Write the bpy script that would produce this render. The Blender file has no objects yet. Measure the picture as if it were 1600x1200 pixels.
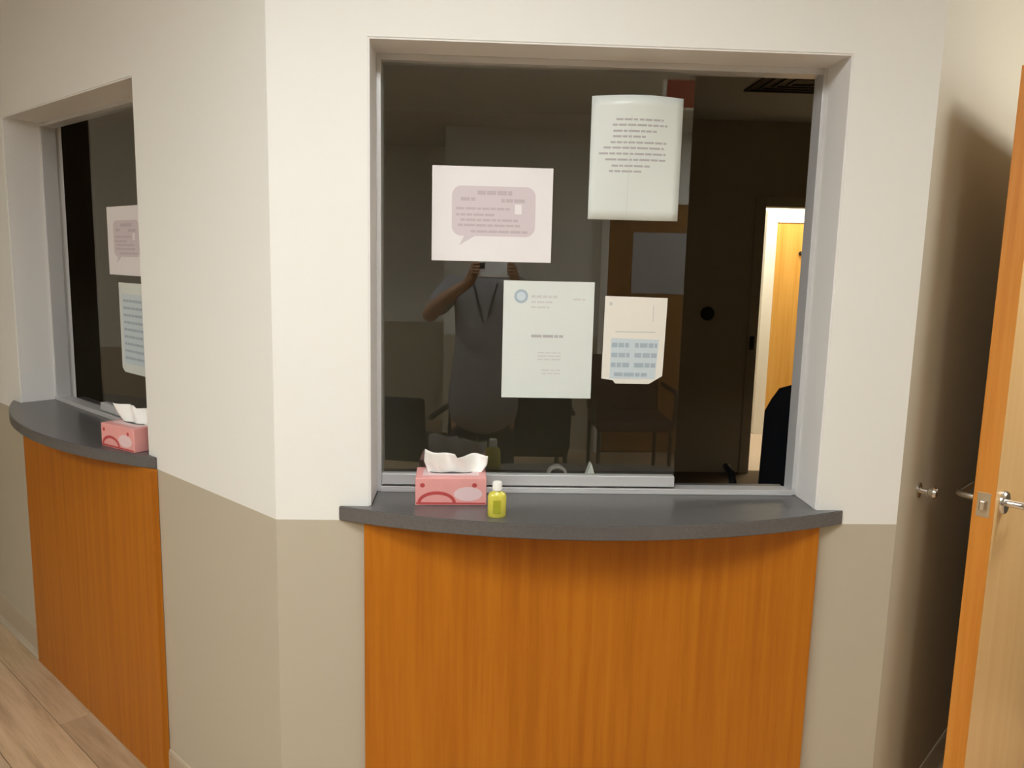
import bpy, bmesh, math, random
from mathutils import Vector, Matrix
random.seed(7)
scene = bpy.context.scene
C = scene.collection

# ------------------------------------------------------------------ camera
CAM = Vector((0.0, -1.780, 1.5362))
RGT = Vector((0.9987675, -0.0440018, 0.0229636))
UPV = Vector((-0.0160362, 0.1517699, 0.9882858))
FWD = UPV.cross(RGT)
cam_data = bpy.data.cameras.new('camera')
cam_data.sensor_width = 36.0
cam_data.lens = 1262.2 / 1600.0 * 36.0
cam_data.clip_start = 0.005
cam = bpy.data.objects.new('camera', cam_data)
C.objects.link(cam)
cam.matrix_world = Matrix(((RGT.x, UPV.x, -FWD.x, CAM.x), (RGT.y, UPV.y, -FWD.y, CAM.y),
                           (RGT.z, UPV.z, -FWD.z, CAM.z), (0, 0, 0, 1)))
scene.camera = cam
# ------------------------------------------------------------------ world, exposure
world = bpy.data.worlds.new('world'); scene.world = world
world.use_nodes = True
world.node_tree.nodes['Background'].inputs[0].default_value = (0.02, 0.019, 0.017, 1)
world.node_tree.nodes['Background'].inputs[1].default_value = 0.3
scene.view_settings.view_transform = 'Standard'
scene.view_settings.look = 'None'
scene.view_settings.exposure = 0.0
scene.view_settings.gamma = 1.0
scene.view_settings.use_curve_mapping = False
# ceiling troffers, last two unseen and added to brighten left and back walls (x, y, length along x, width along y, strength, warmth colour)
LAMP_COL = (0.945, 0.985, 1.0)
CEIL = 2.55
LAMPS = [(-0.06, -1.36, 0.60, 0.60, 29.5, 0.0), (2.20, -0.12, 0.50, 0.50, 32.0, -0.7854), (-2.0, -1.9, 0.60, 1.20, 29.0, 0.0), (2.3, -3.6, 0.60, 0.60, 20.0, 0.0)]
CORRIDOR_LAMP = 30.0

# ------------------------------------------------------------------ helpers
def lin(c):
    return tuple((x / 255 / 12.92) if x / 255 <= 0.04045 else ((x / 255 + 0.055) / 1.055) ** 2.4 for x in c)

def nodes(m):
    return m.node_tree.nodes, m.node_tree.links

def mat(name, col, rough=0.6, spec=0.4, metal=0.0, noise=0.0, nscale=30.0, bump=0.0, bscale=200.0, coat=0.0):
    m = bpy.data.materials.new(name); m.use_nodes = True
    n, l = nodes(m); b = n['Principled BSDF']
    b.inputs['Base Color'].default_value = (*col, 1)
    b.inputs['Roughness'].default_value = rough
    b.inputs['Specular IOR Level'].default_value = spec
    b.inputs['Metallic'].default_value = metal
    if coat: b.inputs['Coat Weight'].default_value = coat; b.inputs['Coat Roughness'].default_value = 0.08
    tc = n.new('ShaderNodeTexCoord')
    if noise:
        t = n.new('ShaderNodeTexNoise'); t.inputs['Scale'].default_value = nscale; t.inputs['Detail'].default_value = 4
        l.new(tc.outputs['Object'], t.inputs['Vector'])
        r = n.new('ShaderNodeMapRange'); r.inputs[3].default_value = 1 - noise; r.inputs[4].default_value = 1 + noise
        l.new(t.outputs['Fac'], r.inputs[0])
        mx = n.new('ShaderNodeVectorMath'); mx.operation = 'SCALE'; mx.inputs[0].default_value = col
        l.new(r.outputs[0], mx.inputs['Scale']); l.new(mx.outputs[0], b.inputs['Base Color'])
    if bump:
        t = n.new('ShaderNodeTexNoise'); t.inputs['Scale'].default_value = bscale
        l.new(tc.outputs['Object'], t.inputs['Vector'])
        bp = n.new('ShaderNodeBump'); bp.inputs['Strength'].default_value = bump; bp.inputs['Distance'].default_value = 0.002
        l.new(t.outputs['Fac'], bp.inputs['Height']); l.new(bp.outputs[0], b.inputs['Normal'])
    return m

def wood(name, c1, c2, c3, scale=(60, 60, 2.2), rough=0.4, spec=0.4, rnd=False):
    """streaky wood: grain runs along the axis with the small scale"""
    m = bpy.data.materials.new(name); m.use_nodes = True
    n, l = nodes(m); b = n['Principled BSDF']
    b.inputs['Roughness'].default_value = rough; b.inputs['Specular IOR Level'].default_value = spec
    tc = n.new('ShaderNodeTexCoord'); mp = n.new('ShaderNodeMapping'); mp.inputs['Scale'].default_value = scale
    l.new(tc.outputs['Object'], mp.inputs['Vector'])
    if rnd:
        oi = n.new('ShaderNodeObjectInfo'); sc_ = n.new('ShaderNodeVectorMath'); sc_.operation = 'SCALE'
        sc_.inputs[0].default_value = (37.0, 91.0, 13.0); l.new(oi.outputs['Random'], sc_.inputs['Scale'])
        l.new(sc_.outputs[0], mp.inputs['Location'])
    t1 = n.new('ShaderNodeTexNoise'); t1.inputs['Scale'].default_value = 1.0; t1.inputs['Detail'].default_value = 6
    t1.inputs['Roughness'].default_value = 0.65
    l.new(mp.outputs[0], t1.inputs['Vector'])
    cr = n.new('ShaderNodeValToRGB'); e = cr.color_ramp.elements
    e[0].position = 0.28; e[0].color = (*c1, 1); e[1].position = 0.72; e[1].color = (*c3, 1)
    k = e.new(0.5); k.color = (*c2, 1)
    l.new(t1.outputs['Fac'], cr.inputs[0])
    out = cr.outputs[0]
    if rnd:
        hv = n.new('ShaderNodeHueSaturation'); r = n.new('ShaderNodeMapRange')
        r.inputs[3].default_value = 0.78; r.inputs[4].default_value = 1.18
        l.new(oi.outputs['Random'], r.inputs[0]); l.new(r.outputs[0], hv.inputs['Value'])
        l.new(out, hv.inputs['Color']); out = hv.outputs[0]
    l.new(out, b.inputs['Base Color'])
    return m

def two_tone(name, up, low, z):
    """painted wall: two paint colours that meet at height z"""
    m = bpy.data.materials.new(name); m.use_nodes = True
    n, l = nodes(m); b = n['Principled BSDF']
    b.inputs['Roughness'].default_value = 0.55; b.inputs['Specular IOR Level'].default_value = 0.3
    tc = n.new('ShaderNodeTexCoord'); sp = n.new('ShaderNodeSeparateXYZ'); l.new(tc.outputs['Object'], sp.inputs[0])
    g = n.new('ShaderNodeMath'); g.operation = 'GREATER_THAN'; g.inputs[1].default_value = z; l.new(sp.outputs[2], g.inputs[0])
    mx = n.new('ShaderNodeMix'); mx.data_type = 'RGBA'
    mx.inputs[6].default_value = (*low, 1); mx.inputs[7].default_value = (*up, 1)
    l.new(g.outputs[0], mx.inputs[0])
    l.new(mx.outputs[2], b.inputs['Base Color'])
    t = n.new('ShaderNodeTexNoise'); t.inputs['Scale'].default_value = 260; l.new(tc.outputs['Object'], t.inputs['Vector'])
    bp = n.new('ShaderNodeBump'); bp.inputs['Strength'].default_value = 0.12; bp.inputs['Distance'].default_value = 0.001
    l.new(t.outputs['Fac'], bp.inputs['Height']); l.new(bp.outputs[0], b.inputs['Normal'])
    return m

def emit(name, col, s):
    m = bpy.data.materials.new(name); m.use_nodes = True
    n, l = nodes(m); n.remove(n['Principled BSDF'])
    e = n.new('ShaderNodeEmission'); e.inputs[0].default_value = (*col, 1); e.inputs[1].default_value = s
    l.new(e.outputs[0], n['Material Output'].inputs[0])
    return m

def glass_mat(name, ior=1.8):
    """clear sheet glass: mirror reflection by Fresnel, the rest passes straight through"""
    m = bpy.data.materials.new(name); m.use_nodes = True
    n, l = nodes(m); n.remove(n['Principled BSDF'])
    ge = n.new('ShaderNodeNewGeometry'); r = n.new('ShaderNodeMapRange')
    r.inputs[3].default_value = ior; r.inputs[4].default_value = 1 / ior; l.new(ge.outputs['Backfacing'], r.inputs[0])
    f = n.new('ShaderNodeFresnel'); l.new(r.outputs[0], f.inputs['IOR'])
    tr = n.new('ShaderNodeBsdfTransparent'); tr.inputs[0].default_value = (0.95, 0.97, 0.95, 1)
    gl = n.new('ShaderNodeBsdfGlossy'); gl.inputs['Roughness'].default_value = 0.0; gl.inputs[0].default_value = (1, 1, 1, 1)
    mx = n.new('ShaderNodeMixShader'); l.new(f.outputs[0], mx.inputs[0]); l.new(tr.outputs[0], mx.inputs[1]); l.new(gl.outputs[0], mx.inputs[2])
    l.new(mx.outputs[0], n['Material Output'].inputs[0])
    return m

def tag(o, label=None, cat=None, group=None, kind=None):
    if label: o['label'] = label
    if cat: o['category'] = cat
    if group: o['group'] = group
    if kind: o['kind'] = kind
    return o

def link(name, bm, m, parent=None, smooth=False, recalc=True):
    if recalc: bmesh.ops.recalc_face_normals(bm, faces=bm.faces)
    me = bpy.data.meshes.new(name); bm.to_mesh(me); bm.free()
    if smooth:
        for p in me.polygons: p.use_smooth = True
    if m: me.materials.append(m)
    o = bpy.data.objects.new(name, me); C.objects.link(o)
    if parent: o.parent = parent
    return o

def empty(name, loc=(0, 0, 0), rz=0.0, parent=None):
    o = bpy.data.objects.new(name, None); C.objects.link(o)
    o.empty_display_size = 0.05
    o.location = loc; o.rotation_euler = (0, 0, rz)
    if parent: o.parent = parent
    return o

def add_box(bm, x0, x1, y0, y1, z0, z1, bev=0.0, seg=2, M=None):
    vs = [bm.verts.new(v) for v in ((x0, y0, z0), (x1, y0, z0), (x1, y1, z0), (x0, y1, z0), (x0, y0, z1), (x1, y0, z1), (x1, y1, z1), (x0, y1, z1))]
    fs = [bm.faces.new([vs[i] for i in f]) for f in ((3, 2, 1, 0), (4, 5, 6, 7), (0, 1, 5, 4), (1, 2, 6, 5), (2, 3, 7, 6), (3, 0, 4, 7))]
    if bev:
        es = list({e for f in fs for e in f.edges})
        g = bmesh.ops.bevel(bm, geom=es, offset=bev, segments=seg, affect='EDGES', profile=0.5)
        vs = list({v for f in g['faces'] for v in f.verts} | {v for v in vs if v.is_valid})
    if M is not None: bmesh.ops.transform(bm, matrix=M, verts=[v for v in vs if v.is_valid])
    return vs

def box(name, dims, m, parent=None, bev=0.0, seg=2):
    bm = bmesh.new(); add_box(bm, *dims, bev=bev, seg=seg)
    return link(name, bm, m, parent)

def add_lathe(bm, prof, seg=24, M=None, sx=1.0, sy=1.0):
    rings = []
    for r, z in prof:
        if r < 1e-6: rings.append([bm.verts.new((0, 0, z))])
        else: rings.append([bm.verts.new((r * sx * math.cos(2 * math.pi * i / seg), r * sy * math.sin(2 * math.pi * i / seg), z)) for i in range(seg)])
    for a, b in zip(rings, rings[1:]):
        for i in range(seg):
            j = (i + 1) % seg
            q = [a[i % len(a)], a[j % len(a)], b[j % len(b)], b[i % len(b)]]
            q2 = []
            for v in q:
                if v not in q2: q2.append(v)
            if len(q2) > 2: bm.faces.new(q2)
    for r in (rings[0], rings[-1]):
        if len(r) > 2: bm.faces.new(r)
    if M is not None: bmesh.ops.transform(bm, matrix=M, verts=[v for r in rings for v in r])

def lathe(name, prof, m, parent=None, seg=24, M=None, sx=1.0, sy=1.0, smooth=True):
    bm = bmesh.new(); add_lathe(bm, prof, seg, M, sx, sy)
    o = link(name, bm, m, parent, smooth)
    if smooth: o.data.set_sharp_from_angle(angle=math.radians(40))
    return o

def add_tube(bm, pts, r, seg=10):
    pts = [Vector(p) for p in pts]; rings = []
    for i, p in enumerate(pts):
        d = (pts[min(i + 1, len(pts) - 1)] - pts[max(i - 1, 0)]).normalized()
        a = d.orthogonal().normalized() if i == 0 else (prev - d * prev.dot(d)).normalized()
        prev = a; b = d.cross(a)
        rr = r[i] if isinstance(r, (list, tuple)) else r
        rings.append([bm.verts.new(p + (a * math.cos(t) + b * math.sin(t)) * rr) for t in (2 * math.pi * k / seg for k in range(seg))])
    for A, B in zip(rings, rings[1:]):
        for k in range(seg): bm.faces.new((A[k], A[(k + 1) % seg], B[(k + 1) % seg], B[k]))
    bm.faces.new(rings[0][::-1]); bm.faces.new(rings[-1])

def tube(name, pts, r, m, parent=None, seg=10):
    bm = bmesh.new(); add_tube(bm, pts, r, seg)
    o = link(name, bm, m, parent, True); o.data.set_sharp_from_angle(angle=math.radians(45)); return o

def prism(name, poly, z0, z1, m, parent=None, bev=0.0, axis='z'):
    bm = bmesh.new()
    def V(p, z): return (p[0], p[1], z) if axis == 'z' else (p[0], z, p[1])
    a = [bm.verts.new(V(p, z0)) for p in poly]; b = [bm.verts.new(V(p, z1)) for p in poly]
    bm.faces.new(a); bm.faces.new(b)
    for i in range(len(poly)):
        j = (i + 1) % len(poly); bm.faces.new((a[i], a[j], b[j], b[i]))
    if bev:
        bmesh.ops.recalc_face_normals(bm, faces=bm.faces)
        es = [e for e in bm.edges if len(e.link_faces) == 2 and e.calc_face_angle(0) > 0.6]
        bmesh.ops.bevel(bm, geom=es, offset=bev, segments=2, affect='EDGES')
    return link(name, bm, m, parent)

def copy_tree(o, parent=None):
    c = o.copy(); C.objects.link(c); c.parent = parent
    for ch in [k for k in o.children]: copy_tree(ch, c)
    return c

def wall_seg(name, P0, rz, L, th, m, holes=(), m0=0.0, m1=0.0, h=CEIL, y0=0.0):
    """one straight wall: local x along it, y0..y0+th its thickness; rectangular holes; mitred ends"""
    xs = sorted({0.0, L} | {v for hh in holes for v in hh[:2]})
    zs = sorted({0.0, h} | {v for hh in holes for v in hh[2:]})
    def solid(i, k):
        if not (0 <= i < len(xs) - 1 and 0 <= k < len(zs) - 1): return False
        cx = (xs[i] + xs[i + 1]) / 2; cz = (zs[k] + zs[k + 1]) / 2
        return not any(a < cx < b and c < cz < d for a, b, c, d in holes)
    bm = bmesh.new(); cache = {}
    def V(i, s, k):
        if (i, s, k) not in cache:
            x = xs[i]
            if s: x += m0 if i == 0 else (m1 if i == len(xs) - 1 else 0)
            cache[(i, s, k)] = bm.verts.new((x, y0 + th * s, zs[k]))
        return cache[(i, s, k)]
    for i in range(len(xs) - 1):
        for k in range(len(zs) - 1):
            if not solid(i, k): continue
            for s in (0, 1): bm.faces.new((V(i, s, k), V(i + 1, s, k), V(i + 1, s, k + 1), V(i, s, k + 1)))
            if not solid(i - 1, k): bm.faces.new((V(i, 0, k), V(i, 1, k), V(i, 1, k + 1), V(i, 0, k + 1)))
            if not solid(i + 1, k): bm.faces.new((V(i + 1, 0, k), V(i + 1, 1, k), V(i + 1, 1, k + 1), V(i + 1, 0, k + 1)))
            if not solid(i, k - 1): bm.faces.new((V(i, 0, k), V(i + 1, 0, k), V(i + 1, 1, k), V(i, 1, k)))
            if not solid(i, k + 1): bm.faces.new((V(i, 0, k + 1), V(i + 1, 0, k + 1), V(i + 1, 1, k + 1), V(i, 1, k + 1)))
    o = link(name, bm, m); o.location = (P0[0], P0[1], 0); o.rotation_euler = (0, 0, rz)
    return tag(o, kind='structure')

# ------------------------------------------------------------------ materials
DADO = 0.946
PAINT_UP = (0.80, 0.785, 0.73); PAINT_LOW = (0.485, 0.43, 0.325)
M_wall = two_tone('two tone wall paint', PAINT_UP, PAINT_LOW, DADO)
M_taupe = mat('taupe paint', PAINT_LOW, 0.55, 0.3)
M_cream = mat('cream paint', PAINT_UP, 0.55, 0.3)
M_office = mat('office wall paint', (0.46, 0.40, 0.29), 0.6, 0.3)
M_jamb = mat('window return paint', (0.80, 0.775, 0.74), 0.5, 0.3)
M_ceil = mat('ceiling board', (0.74, 0.72, 0.66), 0.9, 0.1, bump=0.3, bscale=120)
M_panel = wood('orange wood laminate', lin((162, 90, 10)), lin((179, 105, 14)), lin((190, 117, 22)), (38, 38, 1.4), 0.42, 0.35)
M_door = wood('maple door veneer', lin((232, 188, 124)), lin((238, 196, 134)), lin((243, 204, 146)), (26, 26, 1.0), 0.38, 0.4)
M_dedge = wood('door edge wood', lin((196, 118, 34)), lin((214, 138, 50)), lin((224, 152, 66)), (40, 40, 1.2), 0.45, 0.35)
M_counter = mat('dark grey laminate', (0.105, 0.099, 0.095), 0.28, 0.7, noise=0.25, nscale=140)
M_alu = mat('brushed aluminium', (0.62, 0.61, 0.60), 0.4, 0.5, metal=0.25)
M_steel = mat('satin steel', (0.68, 0.65, 0.60), 0.22, 0.5, metal=1.0)
M_glass = glass_mat('sheet glass')
M_base = mat('vinyl cove base', (0.47, 0.39, 0.28), 0.35, 0.5)
M_black = mat('black plastic', (0.012, 0.012, 0.014), 0.45, 0.4)
M_blackfab = mat('black fabric', (0.012, 0.012, 0.015), 0.9, 0.2, bump=0.3, bscale=900)
M_white = mat('white painted trim', (0.86, 0.83, 0.76), 0.45, 0.4)
M_darkm = mat('dark bronze metal', (0.05, 0.045, 0.04), 0.4, 0.5, metal=0.6)
M_plank = wood('brown vinyl plank', lin((166, 138, 106)), lin((200, 170, 134)), lin((220, 194, 160)), (2.0, 26, 26), 0.45, 0.4, rnd=True)
M_subfloor = mat('floor screed', (0.12, 0.09, 0.06), 0.8)
M_carpet = mat('office carpet', (0.16, 0.12, 0.08), 0.95, 0.1, noise=0.3, nscale=300)
M_corfloor = mat('pale corridor floor', (0.70, 0.58, 0.46), 0.4, 0.4, noise=0.08, nscale=20)

# ------------------------------------------------------------------ room shell
S = math.sqrt(0.5); PI = math.pi
XL, XR = -0.4417, 0.9940
OL, OR_, ZT = -0.2329, 0.8007, 1.9904          # opening in the front face
T1, T2 = 0.652, 1.725                           # opening in the left face (distance from the corner)
ZC0, ZC1 = 0.946, 0.980                         # counter slab
TH = 0.19; MIT = TH * math.tan(math.radians(22.5))
LLEN, RLEN = 4.47, 4.90
wall_seg('wall_front', (XL, 0), 0, XR - XL, TH, M_wall, [(OL - XL, OR_ - XL, ZC0, ZT)], MIT, -MIT)
wl = wall_seg('wall_front_left', (XL - S * LLEN, S * LLEN), -PI / 4, LLEN, TH, M_wall, [(LLEN - T2, LLEN - T1, ZC0, ZT)], 0, -MIT)
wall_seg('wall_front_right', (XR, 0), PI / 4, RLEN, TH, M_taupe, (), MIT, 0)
TA = 1.11
A = (XR + S * TA, S * TA)
DW0, DW1, DWH = 0.125, 1.06, 2.02
wall_seg('wall_door_side', A, -PI / 4, 2.63, 0.14, M_wall, [(DW0, DW1, 0.0, DWH)])
EX = A[0] + S * 2.63; EY = A[1] - S * 2.63
WX = XL - S * LLEN
wall_seg('wall_right', (EX, EY), -PI / 2, EY + 4.4, 0.12, M_wall)
wall_seg('wall_back', (EX, -4.4), PI, EX + 0.25, 0.12, M_wall)
wall_seg('wall_back_return', (-0.25, -4.4), -PI / 2, 1.2, 0.12, M_wall, y0=-0.0)
wall_seg('wall_back_alcove', (-0.25, -5.6), PI, -0.25 - WX, 0.12, M_wall)
wall_seg('wall_left', (WX, -5.6), PI / 2, 5.6 + S * LLEN, 0.12, M_wall)
# office behind the glass
OBY = 4.05
OX0 = WX; OX1 = 4.6
DX0, DX1, DZ = 2.055, 2.93, 1.972
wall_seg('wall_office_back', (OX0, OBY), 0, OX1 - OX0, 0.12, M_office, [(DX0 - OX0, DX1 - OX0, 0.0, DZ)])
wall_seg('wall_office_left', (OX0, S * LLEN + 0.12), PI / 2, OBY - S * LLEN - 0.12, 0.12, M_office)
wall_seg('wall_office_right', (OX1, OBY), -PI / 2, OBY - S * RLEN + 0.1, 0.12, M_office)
# inner lining of the office (the room-side faces of the front walls, painted darker beige)
# corridor behind the office
CY = 5.5
wall_seg('wall_corridor_back', (1.4, CY), 0, 2.6, 0.1, M_cream)
wall_seg('wall_corridor_left', (1.4, OBY + 0.12), PI / 2, CY - OBY - 0.12, 0.1, M_cream)
wall_seg('wall_corridor_right', (4.0, CY), -PI / 2, CY - OBY - 0.12, 0.1, M_cream)
# passage beyond the wooden door
PB = (A[0] + S * 1.5 , A[1] + S * 1.5)
wall_seg('wall_passage_back', PB, -PI / 4, 2.63, 0.1, M_wall)
wall_seg('wall_passage_end', (EX + S * 0.14, EY + S * 0.14), PI / 4, 1.36, 0.1, M_wall, y0=-0.1)

def slab(name, poly, z0, z1, m):
    return tag(prism(name, poly, z0, z1, m), kind='structure')
def front(d):   # polyline of the front faces pushed inwards by d
    k = d * math.tan(math.radians(22.5))
    return [(XL - S * LLEN + S * d, S * LLEN + S * d), (XL + k, d), (XR - k, d), (XR + S * RLEN - S * d, S * RLEN + S * d)]
fl = front(0.1)
PX = A[0] + S * 1.5; PY = A[1] + S * 1.5
wait_poly = [(WX, -5.6), (-0.25, -5.6), (-0.25, -4.4), (EX, -4.4), (EX + S * 1.5, EY + S * 1.5), (PX, PY), fl[2], fl[1], fl[0]]
floor = slab('floor', wait_poly, -0.06, -0.008, M_subfloor)
slab('floor_office', [fl[0], fl[1], fl[2], fl[3], (OX1, OBY + 0.06), (OX0, OBY + 0.06)], -0.06, 0.0, M_carpet)
slab('floor_corridor', [(1.4, OBY + 0.06), (4.0, OBY + 0.06), (4.0, CY), (1.4, CY)], -0.06, 0.0, M_corfloor)
slab('ceiling', wait_poly, CEIL, CEIL + 0.06, M_ceil)
slab('ceiling_office', [fl[0], fl[1], fl[2], fl[3], (OX1, OBY + 0.06), (OX0, OBY + 0.06)], CEIL, CEIL + 0.06, M_ceil)
slab('ceiling_corridor', [(1.4, OBY + 0.06), (4.0, OBY + 0.06), (4.0, CY), (1.4, CY)], CEIL, CEIL + 0.06, M_ceil)

# floor planks, laid parallel to the left front wall
def inside(px, py, poly):
    c = False
    for i in range(len(poly)):
        (x1, y1), (x2, y2) = poly[i], poly[i - 1]
        if (y1 > py) != (y2 > py) and px < (x2 - x1) * (py - y1) / (y2 - y1) + x1: c = not c
    return c
PL, PW = 1.22, 0.18
bm = bmesh.new(); add_box(bm, -PL / 2 + 0.0008, PL / 2 - 0.0008, -PW / 2 + 0.0008, PW / 2 - 0.0008, -0.008, 0.0, bev=0.0012, seg=1)
plank0 = link('plank', bm, M_plank, floor)
room_poly = [(WX, -5.5), (-0.25, -5.5), (-0.25, -4.4), (EX, -4.4), (EX, EY), A, (XR, 0), (XL, 0), (WX, S * LLEN)]
def clip_poly_near(px, py):
    for k in range(8):
        a = 2 * PI * k / 8
        if inside(px + 0.12 * math.cos(a), py + 0.12 * math.sin(a), room_poly): return True
    return False
first = True; rows = 0
rng = random.Random(3)
cands = []
for r in range(-45, 46):
    off = rng.uniform(0, PL)
    for q in range(-7, 8):
        lx = q * PL + off; ly = r * PW + 0.02
        x = lx * S + ly * S; y = -lx * S + ly * S
        hit = any(clip_poly_near(x + S * d, y - S * d) for d in (-0.5, -0.25, 0, 0.25, 0.5))
        if hit: cands.append((x, y))
cands.sort(key=lambda p: (p[0] + 1.3) ** 2 + (p[1] - 0.2) ** 2)
for x, y in cands[:290]:
    o = plank0 if first else plank0.copy()
    if not first: C.objects.link(o); o.parent = floor
    first = False
    o.location = (x, y, 0.0); o.rotation_euler = (0, 0, -PI / 4)
rest = cands[290:]
if rest:
    bm = bmesh.new()
    for x, y in rest:
        add_box(bm, -PL / 2 + 0.0008, PL / 2 - 0.0008, -PW / 2 + 0.0008, PW / 2 - 0.0008, -0.008, 0.0, M=Matrix.Translation((x, y, 0)) @ Matrix.Rotation(-PI / 4, 4, 'Z'))
    tag(link('far_planks', bm, M_plank, floor), kind='stuff')

# baseboards: vinyl cove base with a rounded top and a flared toe
def baseboard(name, P0, rz, x0, x1):
    prof = [(0, 0.0), (-0.020, 0.0), (-0.020, 0.003), (-0.011, 0.008), (-0.006, 0.018), (-0.005, 0.100), (-0.003, 0.108), (0, 0.110)]
    bm = bmesh.new()
    a = [bm.verts.new((x0, y, z)) for y, z in prof]; b = [bm.verts.new((x1, y, z)) for y, z in prof]
    bm.faces.new(a); bm.faces.new(b)
    for i in range(len(prof)):
        j = (i + 1) % len(prof); bm.faces.new((a[i], a[j], b[j], b[i]))
    o = link(name, bm, M_base); o.location = (P0[0], P0[1], 0.0); o.rotation_euler = (0, 0, rz)
    return tag(o, kind='structure')
PF0, PF1 = -0.242, 0.803             # front wood panel
PT0, PT1 = 0.600, 1.658              # left wood panel (distance from the corner)
baseboard('baseboard_front', (0, 0), 0, XL, PF0); baseboard('baseboard_front_east', (0, 0), 0, PF1, XR)
baseboard('baseboard_left', (XL, 0), -PI / 4, -PT0, 0.0); baseboard('baseboard_left_far', (XL, 0), -PI / 4, -LLEN, -PT1)
baseboard('baseboard_right', (XR, 0), PI / 4, 0.0, TA)
baseboard('baseboard_back', (EX, -4.4), PI, 0.0, EX - 1.95); baseboard('baseboard_back_west', (EX, -4.4), PI, EX - 0.98, EX + 0.25)
baseboard('baseboard_east', A, -PI / 4, DW1 + 0.06, 2.63)

# ------------------------------------------------------------------ reception windows (local frame: x along the wall, y inwards)
GY = 0.139
def window(name, loc, rz, x0, x1, px0, px1):
    w = tag(empty(name, (loc[0], loc[1], ZC1), rz), kind='structure')
    z = -ZC1
    # painted lining of the recess (sides and head)
    box('jamb_lining', (x0, x0 + 0.004, 0.002, TH, 0, ZT + z), M_jamb, w)
    box('jamb_lining', (x1 - 0.004, x1, 0.002, TH, 0, ZT + z), M_jamb, w)
    box('head_lining', (x0 + 0.004, x1 - 0.004, 0.002, TH, ZT + z - 0.004, ZT + z), M_jamb, w)
    a, b = x0 + 0.004, x1 - 0.004
    box('side_channel', (a, a + 0.010, 0.118, 0.168, 0, ZT + z - 0.004), M_alu, w, 0.001)
    box('side_channel', (b - 0.010, b, 0.118, 0.168, 0, ZT + z - 0.004), M_alu, w, 0.001)
    box('head_channel', (a + 0.010, b - 0.010, 0.118, 0.168, ZT + z - 0.018, ZT + z - 0.004), M_alu, w, 0.001)
    t = box('sill_track', (a + 0.010, b - 0.010, 0.112, 0.172, 0.0, 0.008), M_alu, w, 0.001)
    box('track_rib', (a + 0.010, b - 0.010, 0.112, 0.118, 0.008, 0.013), M_alu, t, 0.001)
    g = box('glass_pane', (px0, px1, GY, GY + 0.006, 0.016, ZT + z - 0.016), M_glass, w)
    box('pane_rail', (px0, px1, GY - 0.009, GY + 0.015, 0.0135, 0.040), M_alu, g, 0.0015)
    return w
window('window_1', (0, 0), 0, OL, OR_, OL + 0.014, 0.4965)
window('window_2', (XL, 0), -PI / 4, -T2, -T1, -1.330, -T1 - 0.014)

# ------------------------------------------------------------------ counters
def countertop(loc, rz, e0, e1, o0, o1, sag, label):
    W = (e1 - e0) / 2; cxm = (e0 + e1) / 2
    Rr = (W * W + sag * sag) / (2 * sag)
    n = 40; a = math.asin(W / Rr)
    pts = []
    for i in range(n + 1):
        t = -a + 2 * a * i / n
        pts.append((cxm + Rr * math.sin(t), -0.004 - (Rr * math.cos(t) - (Rr - sag))))
    pts += [(e1, -0.001), (o1 - 0.005, -0.001), (o1 - 0.005, 0.22), (o0 + 0.005, 0.22), (o0 + 0.005, -0.001), (e0, -0.001)]
    o = prism('countertop', pts, ZC0 + 0.0005, ZC1 - 0.0002, M_counter, None, bev=0.0018)
    o.location = (loc[0], loc[1], 0); o.rotation_euler = (0, 0, rz)
    return tag(o, label, 'countertop', 'bowed reception counters')
countertop((0, 0), 0, -0.300, 0.862, OL, OR_, 0.126, 'dark grey bowed counter slab with the yellow bottle standing on it')
countertop((XL, 0), -PI / 4, -1.800, -0.602, -T2, -T1, 0.126, 'dark grey bowed counter slab below the narrow left window')
def counter_panel(loc, rz, x0, x1, label):
    o = box('counter_panel', (x0, x1, -0.020, -0.001, 0.0, ZC0), M_panel, None, 0.0012)
    o.location = (loc[0], loc[1], 0); o.rotation_euler = (0, 0, rz)
    return tag(o, label, 'wood panel', 'wood panels under the counters')
counter_panel((0, 0), 0, PF0, PF1, 'wide orange wood panel under the front counter, facing the viewer')
counter_panel((XL, 0), -PI / 4, -PT1, -PT0, 'orange wood panel seen at an angle under the left counter')

# ------------------------------------------------------------------ paper notices on the glass
M_pw = mat('white paper', (0.84, 0.80, 0.79), 0.5, 0.4, noise=0.03, nscale=12, coat=0.25)
M_pg = mat('cool white paper', (0.72, 0.76, 0.71), 0.5, 0.4, noise=0.03, nscale=12, coat=0.25)
M_pc = mat('cream paper', (0.82, 0.79, 0.70), 0.5, 0.4, noise=0.03, nscale=12, coat=0.2)
M_ink_l = mat('lilac grey print', (0.66, 0.58, 0.60), 0.6)
M_ink_l2 = mat('darker lilac print', (0.54, 0.46, 0.48), 0.6)
M_ink_g = mat('grey print', (0.46, 0.45, 0.44), 0.6)
M_ink_f = mat('faint grey print', (0.62, 0.62, 0.58), 0.6)
M_ink_b = mat('blue tinted print', (0.60, 0.68, 0.71), 0.6)
M_ink_db = mat('slate blue print', (0.40, 0.48, 0.53), 0.6)

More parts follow.
